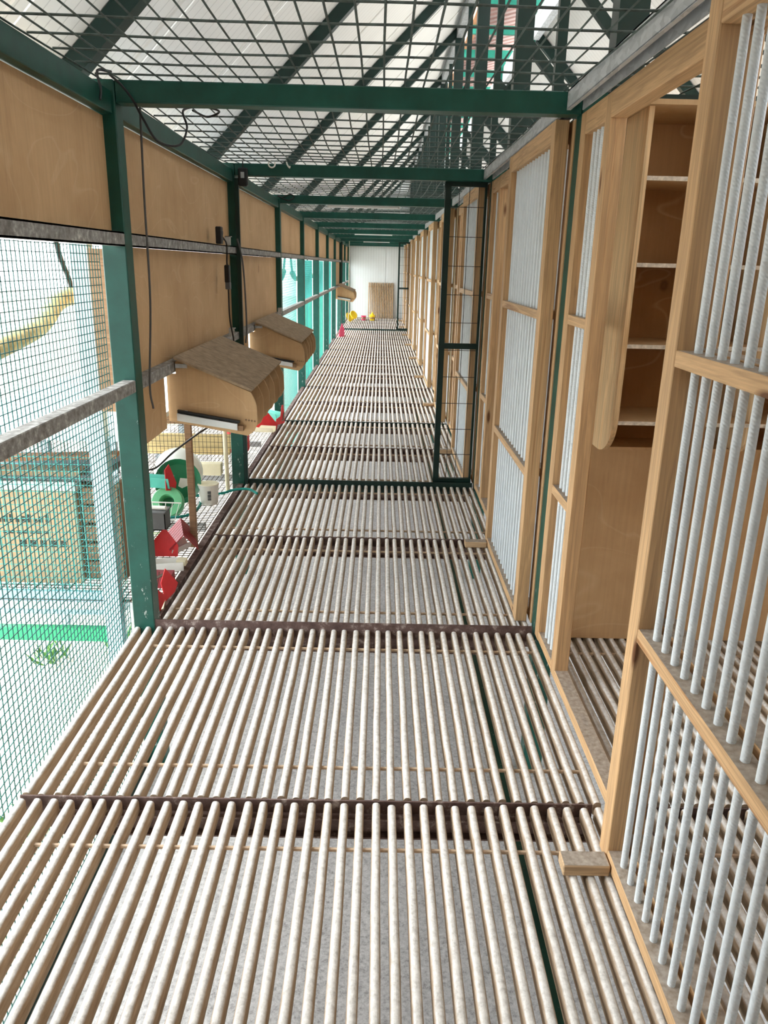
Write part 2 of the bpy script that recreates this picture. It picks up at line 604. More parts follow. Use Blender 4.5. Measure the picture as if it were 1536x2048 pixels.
# rafters, ridge posts and braces: one truss per frame
for k in range(0, 11):
    y = FY(k)
    w = 0.075
    t = thing('roof_truss', 'dark green steel roof truss, %s from the camera above the mesh ceiling' % nth(k), 'roof truss', (RX, y, 2.23), 'roof trusses')
    q = MB().prism([(-1.40, RZ-1.36), (RX, RZ+RX+0.04), (RX, RZ+RX+0.145), (-1.40, RZ-1.40+0.145)], y-w/2, y+w/2, 'y')
    q.build('rafter', 'green_dark', t)
    g = lambda x: RTOP-(x-RRX)
    q = MB().prism([(RRX, g(RRX)), (3.3, g(3.3)), (3.3, g(3.3)+0.14), (RRX, g(RRX)+0.14)], y-w/2, y+w/2, 'y')
    q.build('rafter', 'green_dark', t)
    q = MB().box(RX-0.06, RX+0.05, y-0.05, y+0.05, ZB1, RTOP)
    q.build('ridge_post', 'green_dark', t)
    q = MB().bar((RX, y, 3.02), (1.62, y, 2.25), 0.05, 0.06)
    q.build('brace', 'green_dark', t)
    if k < 10:
        ym = y + PAN
        t = thing('king_post', 'slim green ridge post with brace, %s from the camera above the pens' % nth(k), 'post', (RX, ym, 2.23), 'slim ridge posts')
        MB().box(RX-0.03, RX+0.02, ym-0.025, ym+0.025, ZB1, RTOP).build('shaft', 'green_dark', t)
        MB().bar((RX, ym, 3.02), (1.62, ym, 2.25), 0.04, 0.05).build('brace', 'green_dark', t)

# ------------------------------------------------------------------ steel portal frames
for k in range(0, 11):
    y = FY(k)
    where = ['just before the camera', 'nearest the camera', 'with the black adapter hanging on it', 'holding the first white tube light',
             'fourth from the camera', 'fifth from the camera', 'sixth from the camera', 'seventh from the camera',
             'with the farthest wire side panel', 'ninth from the camera', 'against the white end wall'][k]
    t = thing('portal_frame', 'green steel portal frame across the aisle, ' + where, 'steel frame', (XL, y, 0), 'green portal frames')
    h = 0.045
    MB().box(XL-0.095, XL, y-h, y+h, GZ, ZB1, 0.004).build('post', 'green_steel', t)
    MB().box(XL, 0.742, y-0.04, y+0.04, ZB0, ZB1, 0.004).build('cross_beam', 'green_steel', t)
    MB().box(0.742, 0.832, y-h, y+h, GZ, ZB1, 0.004).build('post', 'green_steel', t)
    MB().box(0.832, XB, y-0.03, y+0.03, ZB0+0.01, ZB1).build('pen_beam', 'green_dark', t)
    if k in (1, 2, 3, 8):
        m = MB().box(XL, XD+0.06, y-0.038, y-0.032, -0.07, 0.034 if k != 3 else 0.006)
        m.box(XL, XD+0.06, y-0.032, y+0.03, -0.012, -0.004)
        m.build('sill_angle', 'rusty_steel' if k < 2 else 'green_dark', t)
    if k in (2, 8):
        x0, x1 = 0.43, 0.72
        yd = y+0.03
        m = MB().box(x0, x0+0.042, yd-0.02, yd+0.02, 0.02, ZB0)
        m.box(x1-0.016, x1, yd-0.012, yd+0.012, 0.02, ZB0)
        m.box(x0, x1, yd-0.016, yd+0.016, 0.02, 0.055)
        m.box(x0, x1, yd-0.016, yd+0.016, 1.03, 1.07)
        m.box(x0, x1, yd-0.016, yd+0.016, ZB0-0.03, ZB0)
        sl = m.build('side_panel_frame', 'green_dark', t)
        m = MB()
        z = 0.24
        while z < 2.1:
            m.bar((x0, yd, z), (x1, yd, z), 0.004, 0.004)
            z += 0.195
        for x in (0.53, 0.60, 0.665):
            m.bar((x, yd+0.004, 0.03), (x, yd+0.004, ZB0), 0.004, 0.004, (0, 1, 0))
        m.build('wire_grid', 'black_plastic', sl)
        m = MB().box(XL+0.004, XL+0.03, y-0.075, y-0.045, 0.0, ZB0-0.02)
        m.build('door_jamb', 'green_dark', t)

# ------------------------------------------------------------------ ceiling wire mesh
ce = structure('ceiling', 'dark green welded wire mesh ceiling')


def wavy(p, s):
    return Vector((0.006*noise.noise(Vector((p.x*1.7, p.y*1.7, s))), 0.006*noise.noise(Vector((p.x*1.3+9, p.y*1.9, s))), 0.014*noise.noise(Vector((p.x*1.1+4, p.y*1.1, 3)))))


for k in range(0, 10):
    y0, y1 = FY(k), FY(k+1)
    m = MB()
    r = 0.0036
    x = XL-0.05
    i = 0
    while x < XB:
        pts = []
        for j in range(11):
            p = Vector((x, y0+(y1-y0)*j/10, ZB1+0.004))
            sag = -0.022*math.sin(PI*j/10)
            pts.append(p+wavy(p, i)+Vector((0, 0, sag)))
        m.tube(pts, r, 4, False)
        x += 0.075
        i += 1
    for j in range(13):
        y = y0 + (y1-y0)*(j+0.5)/13
        pts = []
        for s in range(17):
            p = Vector((XL-0.05+(XB-XL)*s/16, y, ZB1+0.010))
            sag = -0.022*math.sin(PI*(j+0.5)/13)
            pts.append(p+wavy(p, 50+j)+Vector((0, 0, sag)))
        m.tube(pts, r, 4, False)
    m.build('wire_mesh', 'ceiling_wire', ce, False, 'stuff')

# ------------------------------------------------------------------ left wall
wl = structure('wall_left', 'plywood and wire mesh left wall between green posts')
ZR0, ZR1 = 1.648, 1.70          # upper rail
ZL0, ZL1 = 1.075, 1.125         # lower rail
WX = XL-0.05                    # wall plane


def mesh_panel(parent, y0, y1, z0, z1, x=WX, s=0.029, r=0.0020, mat='teal_wire'):
    m = MB()
    y = y0+s/2
    while y < y1:
        m.bar((x, y, z0), (x, y, z1), r, r, (1, 0, 0))
        y += s
    z = z0+s/2
    while z < z1:
        m.bar((x-r, y0, z), (x-r, y1, z), r, r)
        z += s
    return m.build('wire_mesh', mat, parent, False, 'stuff')


BOXBAYS = (-1, 0, 2, 3, 8)
for b in range(-1, NB+1):
    y0, y1 = FY(b-1)+0.045, FY(b)-0.045
    MB().box(XL-0.075, XL-0.012, y0, y1, 2.115, 2.195, 0.003).build('eave_beam', 'green_steel', wl)
    MB().box(WX-0.012, WX, y0, y1, ZR1, 2.11).build('plywood_panel', 'plywood', wl)
    m = MB().box(XL-0.045, XL-0.002, y0, y1, ZR0, ZR0+0.006)
    m.box(XL-0.008, XL-0.002, y0, y1, ZR0, ZR1)
    m.box(XL-0.045, XL-0.002, y0, y1, ZR1-0.006, ZR1)
    m.build('rail', 'dusty_rail', wl)
    MB().box(XL-0.055, XL-0.002, y0, y1, ZL0, ZL1, 0.003).build('rail', 'dusty_rail', wl)
    if b in BOXBAYS:
        MB().box(WX-0.012, WX, y0, y1, ZL1, ZR0).build('plywood_panel', 'plywood', wl)
        if b < 1:
            MB().box(WX-0.012, WX, y0, y1, -0.6, ZL0).build('plywood_panel', 'plywood', wl)  # rear bays, out of view, shut down to the floor to cut light
            continue
        m = MB().box(WX-0.012, WX, y0, {2: 3.782, 3: 6.282, 8: 18.48}[b], 0.80, ZL0)
        m.build('plywood_panel', 'plywood', wl)
        m = MB().box(WX-0.012, WX, y1-0.62, y1, 0.80, ZL0)
        m.build('plywood_panel', 'plywood', wl)
    else:
        mesh_panel(wl, y0 if b > 1 else 1.22, y1, -0.66, ZR0, XL-0.105, 0.029, 0.0026, 'teal_wire' if b > 1 else 'teal_wire_shaded')
        if b == 1:
            MB().box(XL-0.11, XL-0.098, y0, 1.22, -0.05, ZR0).build('plywood_panel', 'plywood', wl)  # unseen panel added to block light from the near left
        MB().box(XL-0.12, XL-0.09, y0, y1, GZ, -0.66).build('base_board', 'green_dark', wl)
        if b in (5, 6):
            for yq in (y0+0.9, y0+1.6):
                MB().box(WX-0.05, WX-0.01, yq-0.02, yq+0.02, -0.4, ZL0).build('mullion', 'teal_plastic', wl)
    if b > 1:
        MB().box(XL-0.05, XL-0.01, y0, y1, -0.10, -0.004).build('floor_bearer', 'rusty_steel', wl)

# ------------------------------------------------------------------ slatted floor
SW, SH, SP = 0.0258, 0.046, 0.0500


def slat_mesh(L, seed, mat='slat_wood'):
    m = MB()
    w = SW/2
    prof = [(-w, -SH), (w, -SH), (w, -0.009), (w*0.72, -0.0025), (w*0.3, 0), (-w*0.3, 0), (-w*0.72, -0.0025), (-w, -0.009)]
    ns = 6
    vs = []
    for j in range(ns+1):
        y = L*j/ns
        e = 0.0016
        dx = e*noise.noise(Vector((seed*3.1, y*3, 0)))*2
        dz = e*noise.noise(Vector((seed*1.7, y*3, 5)))*2
        s = 1+0.06*noise.noise(Vector((seed, y*5, 9)))
        if j in (0, ns):
            s *= 0.97
        for a, b in prof:
            vs.append((a*s+dx, y, b+dz))
    n = len(prof)
    fs = []
    for j in range(ns):
        for k in range(n):
            fs.append((j*n+k, j*n+(k+1) % n, (j+1)*n+(k+1) % n, (j+1)*n+k))
    fs.append(tuple(range(n)))
    fs.append(tuple(ns*n+k for k in range(n-1, -1, -1)))
    m.add(vs, fs)
    return m


SLATS = [slat_mesh(PAN-0.026, i).mesh('slat', 'slat_wood', True) for i in range(5)]
XS0 = XL+0.020
NSL = 35
NPS = 23
ROD = MB().tube([(0, 0, 0), (SP*(NSL-1)+0.01, 0, 0)], 0.0065, 6).mesh('rod', 'rod_wood', True)
NPANEL = 20
for i in range(NPANEL):
    y0 = FY(0) + PAN*i
    t = thing('floor_panel', 'slatted wooden floor panel in the aisle, %s from the camera' % (nth(i)), 'slatted floor', (XS0, y0, 0), 'aisle floor panels')
    dz = 0.0
    if i < 9:
        for s in range(-2 if i < 2 else 0, NSL):
            put(SLATS[(s*3+i*2) % 5], 'slat', (XS0+s*SP+random.uniform(-.002, .002), y0+0.013+random.uniform(-.005, .005), dz), t, (0, 0, random.uniform(-.002, .002)))
    else:
        m = MB()
        for s in range(NSL):
            sm = slat_mesh(PAN-0.026, s % 5)
            m.add([(p[0]+XS0+s*SP, p[1]+y0+0.013, p[2]) for p in sm.v], sm.f)
        m.build('slats', 'slat_wood', t, True, 'stuff')
    for yr in (0.19, PAN-0.19):
        put(ROD, 'rod', (XS0-0.005, y0+yr, dz-0.020), t)

# bearers below the joints
for i in range(NPANEL+1):
    y = FY(0)+PAN*i
    m = MB().box(XL-(0.09 if i < 2 else 0), XD+0.03, y-0.003, y+0.003, -0.115, 0.0005)
    m.box(XL, XD+0.03, y-0.03, y+0.03, -0.052, -0.046)
    m.box(XL, XD+0.03, y-0.03, y+0.03, -0.12, -0.114)
    o = m.build('floor_bearer', 'rusty_steel')
    tag(o, 'rusty steel bearer under the slat joint, %s from the camera' % nth(i), 'steel beam', 'bearers under the aisle floor')
t = thing('floor_support', 'green steel rail with slanting legs below the aisle slats', 'steel support', (0.53, 0.7, GZ))
MB().box(0.50, 0.56, 0.7, YEND, -0.36, -0.30).build('rail', 'green_steel', t)
for k in range(0, 11):
    y = FY(0)+PAN*2*k+0.1
    MB().bar((0.53, y, -0.33), (0.60, y+0.5, GZ), 0.04, 0.04).build('leg', 'green_steel', t)

# pen floors
XP0 = XF+0.055+0.045
RODP = MB().tube([(0, 0, 0), (SP*(NPS-1)+0.01, 0, 0)], 0.0065, 6).mesh('rod', 'rod_wood', True)
for i in range(NPANEL):
    y0 = FY(0) + PAN*i
    t = thing('pen_floor_panel', 'slatted wooden floor panel inside the pens, %s from the camera' % nth(i), 'slatted floor', (XP0, y0, 0), 'pen floor panels')
    if i < 4:
        for s in range(NPS):
            put(SLATS[(s*2+i) % 5], 'slat', (XP0+s*SP+random.uniform(-.002, .002), y0+0.013, 0), t)
    else:
        m = MB()
        for s in range(NPS):
            sm = slat_mesh(PAN-0.026, s % 5)
            m.add([(p[0]+XP0+s*SP, p[1]+y0+0.013, p[2]) for p in sm.v], sm.f)
        m.build('slats', 'slat_wood', t, True, 'stuff')
    for yr in (0.19, PAN-0.19):
        put(RODP, 'rod', (XP0-0.005, y0+yr, -0.020), t)
    m = MB().box(XF+0.06, XB, y0-0.003, y0+0.003, -0.115, -0.006).box(XF+0.06, XB, y0-0.03, y0+0.03, -0.052, -0.046)
    m.build('bearer', 'rusty_steel', t)

# ------------------------------------------------------------------ right wall: pen fronts, sliding doors
DZ0, DZ1 = 0.006, 2.155
RAILS = ((DZ0+0.004, DZ0+0.044), (0.70, 0.737), (1.395, 1.432), (2.075, DZ1))
DR = 0.0093
DP = 0.0615
DOW = MB().tube([(0, 0, 0.02), (0, 0, 2.10)], DR, 10, False).mesh('dowel', 'grey_dowel', True)
DOWF = MB().tube([(0, 0, 0.02), (0, 0, 2.10)], DR*0.9, 8, False).mesh('dowel', 'dowel_smooth', True)
DD = 0.055


def lattice(t, x0, y0, y1, z0=DZ0, bottom=True, far=False, depth=DD, dp=DP, ys=None):
    sw = 0.068
    for a in (y0, y1-sw):
        MB().box(x0, x0+depth, a, a+sw, z0, DZ1, 0.0025).build('stile', 'pine_z', t)
    for i, (a, b) in enumerate(RAILS):
        if i == 0 and not bottom:
            continue
        MB().box(x0+0.001, x0+depth-0.001, y0+sw, y1-sw, a, b, 0.002).build('rail', 'pine_y', t)
    n = int((y1-y0-2*sw)/dp)
    s = (y1-y0-2*sw)/(n+1)
    ys = ys or [y0+sw+s*(i+1) for i in range(n)]
    for y in ys:
        put(DOWF if far else DOW, 'dowel', (x0+depth/2, y, 0), t, (0, 0, random.uniform(0, 6)))


for b in range(1, NB+1):
    y0, y1 = FY(b-1), FY(b)
    far = b > 1
    t = thing('pen_front', 'fixed pine pen front with upright grey dowels, %s bay from the camera' % nth(b-1), 'pen front', (XF, y0, 0), 'fixed pen fronts')
    lattice(t, XF, y0+0.055, y0+1.10, far=far, dp=DP if b == 1 else 0.074, ys=[1.795-0.0655*j for j in range(14)] if b == 1 else None)
    lattice(t, XF, y1-0.46, y1-0.055, far=far, dp=DP if b == 1 else 0.074)
    MB().box(XF, XF+DD, y0+1.10, y1-0.46, DZ0, DZ0+0.04, 0.002).build('threshold', 'pine_y', t)
    MB().box(XF, XF+DD, y0+1.10, y1-0.46, 2.075, DZ1, 0.002).build('head_rail', 'pine_y', t)
    d0, d1 = {1: (0.845, 1.825), 2: (y0+0.075, y0+1.19), 3: (y0+0.07, y0+1.16)}.get(b, (y0+0.07, y0+1.15))
    t = thing('sliding_door', 'pine sliding door with upright grey dowels, %s from the camera, slid open' % nth(b-1), 'sliding door', (XD, d0, 0), 'sliding dowel doors')
    lattice(t, XD, d0, d1, far=far, dp=DP if b == 1 else 0.074)
    o = MB().box(XD-0.132, XD-0.002, d1-0.115, d1-0.055, 0.001, 0.036, 0.003).build('stop_block', 'pine_block')
    tag(o, 'weathered wooden stop block beside the %s sliding door' % nth(b-1), 'wood block', 'door stop blocks')
    m = MB().box(XD+0.012, XD+0.017, y0+0.06, y1-0.05, 2.168, 2.232)
    m.box(XD+0.012, XD+0.075, y0+0.06, y1-0.05, 2.227, 2.232)
    m.box(XD+0.070, XD+0.075, y0+0.06, y1-0.05, 2.168, 2.232)
    m.box(XD+0.012, XD+0.026, y0+0.06, y1-0.05, 2.166, 2.170)
    o = m.build('door_track', 'galvanised')
    tag(o, 'galvanised steel door track over the %s sliding door' % nth(b-1), 'track', 'galvanised door tracks')

# the house goes on behind the camera; unseen walls added to cut light
fr = structure('floor_rear', 'slatted floor going on behind the camera')
m = MB()
for i in range(1, 5):
    for s in range(NSL):
        sm = slat_mesh(PAN-0.026, s % 5)
        m.add([(p[0]+XS0+s*SP, p[1]+FY(0)-PAN*i+0.013, p[2]) for p in sm.v], sm.f)
m.build('slats', 'slat_wood', fr, True, 'stuff')
wb = structure('wall_back_added', 'unseen plywood wall added behind the camera to shut out light')
MB().box(-1.3, 5.0, FY(-2)+0.3, FY(-2)+0.36, GZ, 5.0).build('wall_panel', 'plywood', wb)
wp = structure('wall_right_rear', 'unseen plywood added in place of pen fronts behind the camera')
MB().box(XF, XF+0.04, FY(-2)+0.4, FY(0)-0.05, 0, DZ1).build('plywood_panel', 'plywood', wp)

# pen partitions, back wall and nest banks
wr = structure('wall_right', 'plywood back wall of the pens')
for b in range(-1, NB+1):
    y0, y1 = FY(b-1), FY(b)
    MB().box(XB, XB+0.015, y0+0.01, y1-0.01, 0.0, 2.0).build('plywood_panel', 'plywood', wr)
    if b < 1:
        continue
    o = MB().box(XF+0.062, XB-0.002, y1-0.075, y1-0.060, 0.0, 2.06).build('pen_partition', 'plywood')
    tag(o, 'plywood partition closing the far side of the %s pen' % nth(b-1), 'partition', 'plywood pen partitions')


def nest_bank(b):
    yb = FY(b)-0.078
    yf = yb-0.34
    x0 = 0.875
    t = thing('nest_bank', 'wooden nest shelves with rounded foot on the %s pen partition' % nth(b-1), 'nest shelves', (x0, yb, 0.92), 'nest shelves in the pens')
    side = [(yb, 2.12), (yf, 2.12), (yf, 1.075)]
    for j in range(1, 9):
        a = PI/2*j/8
        side.append((yf+0.17*(1-math.cos(a)), 1.075-0.15*math.sin(a)))
    side += [(yb, 0.925)]
    for x in (x0, 1.395, 1.90):
        MB().prism(side, x, x+0.018, 'x').build('side_board', 'pine_nest', t)
    for z in (1.055, 1.335, 1.615, 1.895):
        for a, c in ((x0+0.018, 1.395), (1.413, 1.90)):
            MB().box(a, c, yf+0.002, yb, z, z+0.012).build('shelf', 'plywood', t)
            MB().box(a, c, yf-0.001, yf+0.003, z-0.001, z+0.013).build('edge_strip', 'dusty_edge', t)
    for a, c in ((x0+0.018, 1.395), (1.413, 1.90)):
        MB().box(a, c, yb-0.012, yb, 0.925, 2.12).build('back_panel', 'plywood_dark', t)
        MB().box(a, c, yf+0.15, yb, 0.925, 0.937).build('foot_board', 'plywood_box', t)
    MB().box(x0-0.03, 1.92, yf-0.03, yb, 2.12, 2.136).build('top_board', 'plywood_box', t)
    MB().box(x0-0.035, x0-0.001, yb-0.06, yb-0.045, 1.0, 1.03).build('hinge', 'galvanised', t)


for b in (1, 2, 3, 4):
    nest_bank(b)

# ------------------------------------------------------------------ end wall
we = structure('wall_end', 'white ribbed sandwich panel wall closing the aisle')
x = -2.1
while x < 5:
    MB().box(x+0.004, x+1.116, YEND, YEND+0.06, GZ, 5.0).build('wall_panel', 'wall_panel_white', we)
    x += 1.12
MB().box(-2.1, 5.0, YEND+0.061, YEND+0.07, GZ, 5.0).build('backing_sheet', 'wall_panel_white', we)
t = thing('leaning_slat_panel', 'brown slatted floor panel leaning on the white end wall', 'slatted panel', (0.0, YEND-0.2, 0.0))
lean = math.radians(8)
SB = slat_mesh(1.08, 3, 'slat_brown').mesh('slat', 'slat_brown', True)
for s in range(15):
    o = put(SB, 'slat', (-0.37+s*0.0535, YEND-0.21, 0.005), t, (PI/2-lean, 0, 0))
for z in (0.16, 0.95):
    MB().tube([(-0.39, YEND-0.18+z*math.tan(lean), z), (0.40, YEND-0.18+z*math.tan(lean), z)], 0.007, 6).build('rod', 'rod_wood', t)

# ------------------------------------------------------------------ tube lights
for i, (k, dy, x0, x1) in enumerate(((3, 0.17, -0.55, 0.18), (6, 0.17, -0.52, 0.20), (8, 0.2, -0.46, 0.20))):
    y = FY(k)+dy
    t = thing('tube_light', ['white tube light under the mesh ceiling, the nearest one', 'white tube light under the mesh ceiling, halfway down the aisle',
                             'white tube light under the mesh ceiling, closest to the end wall'][i], 'tube light', ((x0+x1)/2, y, 2.14), 'tube lights')
    MB().box(x0, x1, y-0.022, y+0.022, 2.172, 2.205, 0.006).build('batten', 'tube_white', t)
    MB().tube([(x0+0.02, y, 2.157), (x1-0.02, y, 2.157)], 0.017, 12).build('diffuser', 'tube_white', t, True)
    for xx in (x0, x1-0.025):
        MB().box(xx, xx+0.025, y-0.024, y+0.024, 2.138, 2.207, 0.005).build('end_cap', 'tube_white', t)
    for xx in (x0+0.1, x1-0.1):
        MB().tube([(xx, y, 2.20), (xx, y, 2.24)], 0.003, 5).build('hanger', 'steel_wire', t)


# ------------------------------------------------------------------ left nest boxes
def nest_box(b, ya, yb, label):
    xw = XL+0.002
    t = thing('nest_box', label, 'nest box', (xw, ya, 0.78), 'wall nest boxes')
    prof = [(xw, 1.125), (xw+0.012, 1.135), (-0.635, 0.985)]
    for j in range(0, 7):
        a = PI/2*j/6
        prof.append((-0.635+0.022*math.sin(a)+0.006*j/6, 0.985-0.06*j/6-0.012*math.sin(a)))
    prof += [(-0.605, 0.83), (-0.622, 0.79), (-0.655, 0.765), (-1.047, 0.832), (-1.047, 1.068), (xw, 1.068)]
    n = 6
    for i in range(n):
        y = ya+0.012 + (yb-ya-0.024)*i/(n-1)
        nm = 'side_panel' if i in (0, n-1) else 'divider'
        o = MB().prism(prof, y-0.006, y+0.006, 'y').build(nm, 'plywood_box', t)
        if i == 0:
            pm = MB()
            for c in range(4):
                xc, zc = -0.662+0.0145*c, 0.846-0.002*c
                pm.box(xc-0.0055, xc+0.0055, y-0.0068, y-0.0059, zc-0.001, zc+0.001)
                pm.box(xc-0.001, xc+0.001, y-0.0068, y-0.0059, zc-0.006, zc+0.006)
            pm.build('pencil_mark', 'ink', o, False, 'stuff')
    # lid
    m = MB()
    m.prism([(xw, 1.142), (-0.628, 0.992), (-0.624, 1.003), (xw, 1.154)], ya-0.02, yb+0.02, 'y')
    m.build('lid', 'lid_wood', t)
    MB().prism([(xw, 0.828), (-0.66, 0.772), (-0.66, 0.782), (xw, 0.838)], ya+0.018, yb-0.018, 'y').build('bottom_board', 'plywood_box', t)
    # dropping tray rail below the near side
    y = ya-0.012
    m = MB().prism([(xw+0.004, 0.842), (-0.70, 0.800), (-0.70, 0.832), (xw+0.004, 0.878)], y-0.022, y+0.012, 'y')
    m.build('tray', 'aluminium', t)
    MB().prism([(xw+0.004, 0.879), (-0.690, 0.834), (-0.690, 0.845), (xw+0.004, 0.893)], y-0.010, y+0.012, 'y').build('slot', 'black_plastic', t)
    MB().box(xw+0.002, xw+0.01, ya+0.02, yb-0.02, 0.83, 1.12).build('back_panel', 'plywood_dark', t)  # back added to stop light coming through; dark tone deepens the shaded cells
    MB().box(-0.70, -0.672, y-0.014, y+0.012, 0.795, 0.822).build('tray_end', 'brown_board', t)
    MB().box(xw+0.002, xw+0.06, ya-0.004, ya, 1.098, 1.118).build('bracket', 'galvanised', t)
    MB().box(xw+0.002, xw+0.05, ya-0.004, ya, 0.868, 0.888).build('bracket', 'galvanised', t)


nest_box(2, 3.80, 4.93, 'plywood nest box with sloping lid on the left wall, nearest the camera')
nest_box(3, 6.30, 7.42, 'plywood nest box with sloping lid on the left wall, second from the camera')
nest_box(8, 18.5, 20.05, 'plywood nest box far down the left wall near the end')

# ------------------------------------------------------------------ cables and electrics
def sm(pts, n=8):
    """Catmull-Rom through the points"""
    P = [Vector(p) for p in pts]
    P = [P[0]*2-P[1]] + P + [P[-1]*2-P[-2]]
    out = []
    for i in range(1, len(P)-2):
        for j in range(n):
            t = j/n
            a, b, c, d = P[i-1], P[i], P[i+1], P[i+2]
            out.append(0.5*((2*b)+(c-a)*t+(2*a-5*b+4*c-d)*t*t+(3*b-a-3*c+d)*t*t*t))
    out.append(P[-2])
    return out


o = MB().tube(sm([(-0.96, 3.36, 2.19), (-0.968, 3.36, 1.84), (-0.972, 3.36, 1.44), (-0.990, 3.33, 1.09), (-0.985, 3.34, 0.98)]), 0.0045, 6).build('power_cable', 'cable_grey', None, True)
tag(o, 'grey cable hanging straight down in front of the plywood by the nearest post', 'cable')
o = MB().tube(sm([(-1.02, 3.20, 2.25), (-0.97, 3.17, 2.21), (-0.93, 3.17, 2.16), (-0.90, 3.18, 2.10), (-0.86, 3.22, 2.03), (-0.80, 3.30, 2.03), (-0.78, 3.36, 2.10), (-0.80, 3.40, 2.17), (-0.74, 3.50, 2.20), (-0.70, 3.62, 2.205), (-0.76, 3.66, 2.19), (-0.79, 3.52, 2.19)]), 0.0045, 6).build('loose_cable', 'black_plastic', None, True)
tag(o, 'black cable looped under the left end of the nearest beam', 'cable')
o = MB().tube(sm([(-1.0, 3.16, 2.25), (-1.03, 3.10, 2.24), (-1.00, 3.03, 2.17), (-0.995, 3.0, 2.13)]), 0.005, 6).build('cable_end', 'black_plastic', None, True)
tag(o, 'short black cable end sticking out above the plywood', 'cable')
t = thing('adapter', 'black power adapter hanging from the second beam', 'adapter', (-0.94, 5.60, 2.09))
MB().box(-0.972, -0.908, 5.575, 5.615, 2.085, 2.20, 0.008).build('case', 'black_plastic', t)
MB().box(-0.952, -0.928, 5.573, 5.576, 2.135, 2.172).build('sticker', 'silver_label', t)
MB().tube([(-0.94, 5.60, 2.20), (-0.94, 5.60, 2.24)], 0.004, 6).build('cord', 'black_plastic', t)
t = thing('power_strip', 'black socket strip standing on the upper rail by the second post', 'socket', (-0.99, 4.95, 1.70))
MB().box(-1.0, -0.965, 4.90, 4.96, 1.70, 1.80, 0.005).build('body', 'black_plastic', t)
for z in (1.725, 1.765):
    MB().lathe([(0.0, 0.0), (0.014, 0.0), (0.014, 0.004), (0.011, 0.004), (0.010, 0.001)], 12, (-0.965, 4.93, z), (1, 0, 0)).build('socket', 'grey_plastic', t)
t = thing('plug_connector', 'black plug and connector on the cable beside the second post', 'plug', (-0.98, 5.10, 1.45))
MB().tube(sm([(-0.975, 5.00, 1.74), (-0.965, 5.06, 1.70), (-0.975, 5.10, 1.60), (-0.978, 5.12, 1.57)]), 0.005, 6).build('upper_cable', 'black_plastic', t, True)
MB().box(-0.995, -0.962, 5.10, 5.14, 1.47, 1.58, 0.006).build('plug', 'black_plastic', t)
MB().box(-0.992, -0.960, 5.10, 5.14, 1.43, 1.475, 0.004).build('connector', 'grey_plastic', t)
MB().tube(sm([(-0.976, 5.12, 1.43), (-0.976, 5.13, 1.25), (-0.955, 5.12, 1.12), (-0.95, 5.10, 1.05)]), 0.005, 6).build('lower_cable', 'black_plastic', t, True)
o = MB().tube(sm([(-0.985, 5.55, 1.75), (-0.955, 5.56, 1.60), (-0.945, 5.57, 1.35), (-0.945, 5.58, 1.15), (-0.955, 5.58, 1.05)]), 0.006, 6).build('post_cable', 'cable_grey', None, True)
tag(o, 'dark cable running down the second left post', 'cable')
for i, (x, y, z) in enumerate(((-0.995, 5.20, 1.70), (-0.995, 5.22, 1.125), (-0.995, 7.75, 1.125))):
    t = thing('rail_clip', ['small galvanised clip on the upper rail by the second post', 'small galvanised clip on the lower rail behind the nearest nest box',
                            'small galvanised clip on the lower rail behind the second nest box'][i], 'clip', (x, y, z))
    MB().box(x-0.008, x+0.03, y, y+0.004, z, z+0.055).build('plate', 'galvanised', t)
    MB().box(x-0.008, x+0.03, y, y+0.05, z+0.051, z+0.055).build('flange', 'galvanised', t)
pts = [(-0.742+0.022*math.cos(a), 5.57, 2.225+0.022*math.sin(a)) for a in [PI*0.6+2*PI*0.8*j/14 for j in range(15)]]
tag(MB().tube(pts, 0.005, 6).build('hook_ring', 'white_plastic', None, True), 'white open hook ring on the second beam', 'hook')
tag(MB().tube(sm([(-0.648, 5.60, 2.25), (-0.64, 5.575, 2.225), (-0.625, 5.572, 2.205), (-0.622, 5.574, 2.215)]), 0.005, 6).build('small_hook', 'white_plastic', None, True), 'small white hook right of the hook ring', 'hook')
o = MB().tube(sm([(-1.02, 8.02, 2.22), (-0.92, 8.04, 2.18), (-0.86, 8.04, 2.21), (-0.90, 8.04, 2.235), (-0.98, 8.03, 2.20)]), 0.006, 6).build('cable_coil', 'black_plastic', None, True)
tag(o, 'black cable bundle at the left end of the third beam', 'cable')
o = MB().tube(sm([(-0.88, 4.05, 0.77), (-0.94, 3.95, 0.74), (-1.05, 3.85, 0.66), (-1.12, 3.75, 0.60), (-1.2, 3.70, 0.60)]), 0.005, 6).build('tray_cable', 'black_plastic', None, True)
tag(o, 'thin black cable drooping below the nearest nest box', 'cable')

# ------------------------------------------------------------------ outside run behind the left wall
def grid_plane(name, parent, a0, a1, b0, b1, c, plane, sa, sb, r, mat):
    m = MB()
    a = a0
    while a <= a1+1e-6:
        if plane == 'z':
            m.bar((a, b0, c), (a, b1, c), r, r)
        else:
            m.bar((a, c, b0), (a, c, b1), r, r, (0, 1, 0))
        a += sa
    b = b0
    while b <= b1+1e-6:
        if plane == 'z':
            m.bar((a0, b, c+r), (a1, b, c+r), r, r)
        else:
            m.bar((a0, c+r, b), (a1, c+r, b), r, r)
        b += sb
    return m.build(name, mat, parent, False, 'stuff')


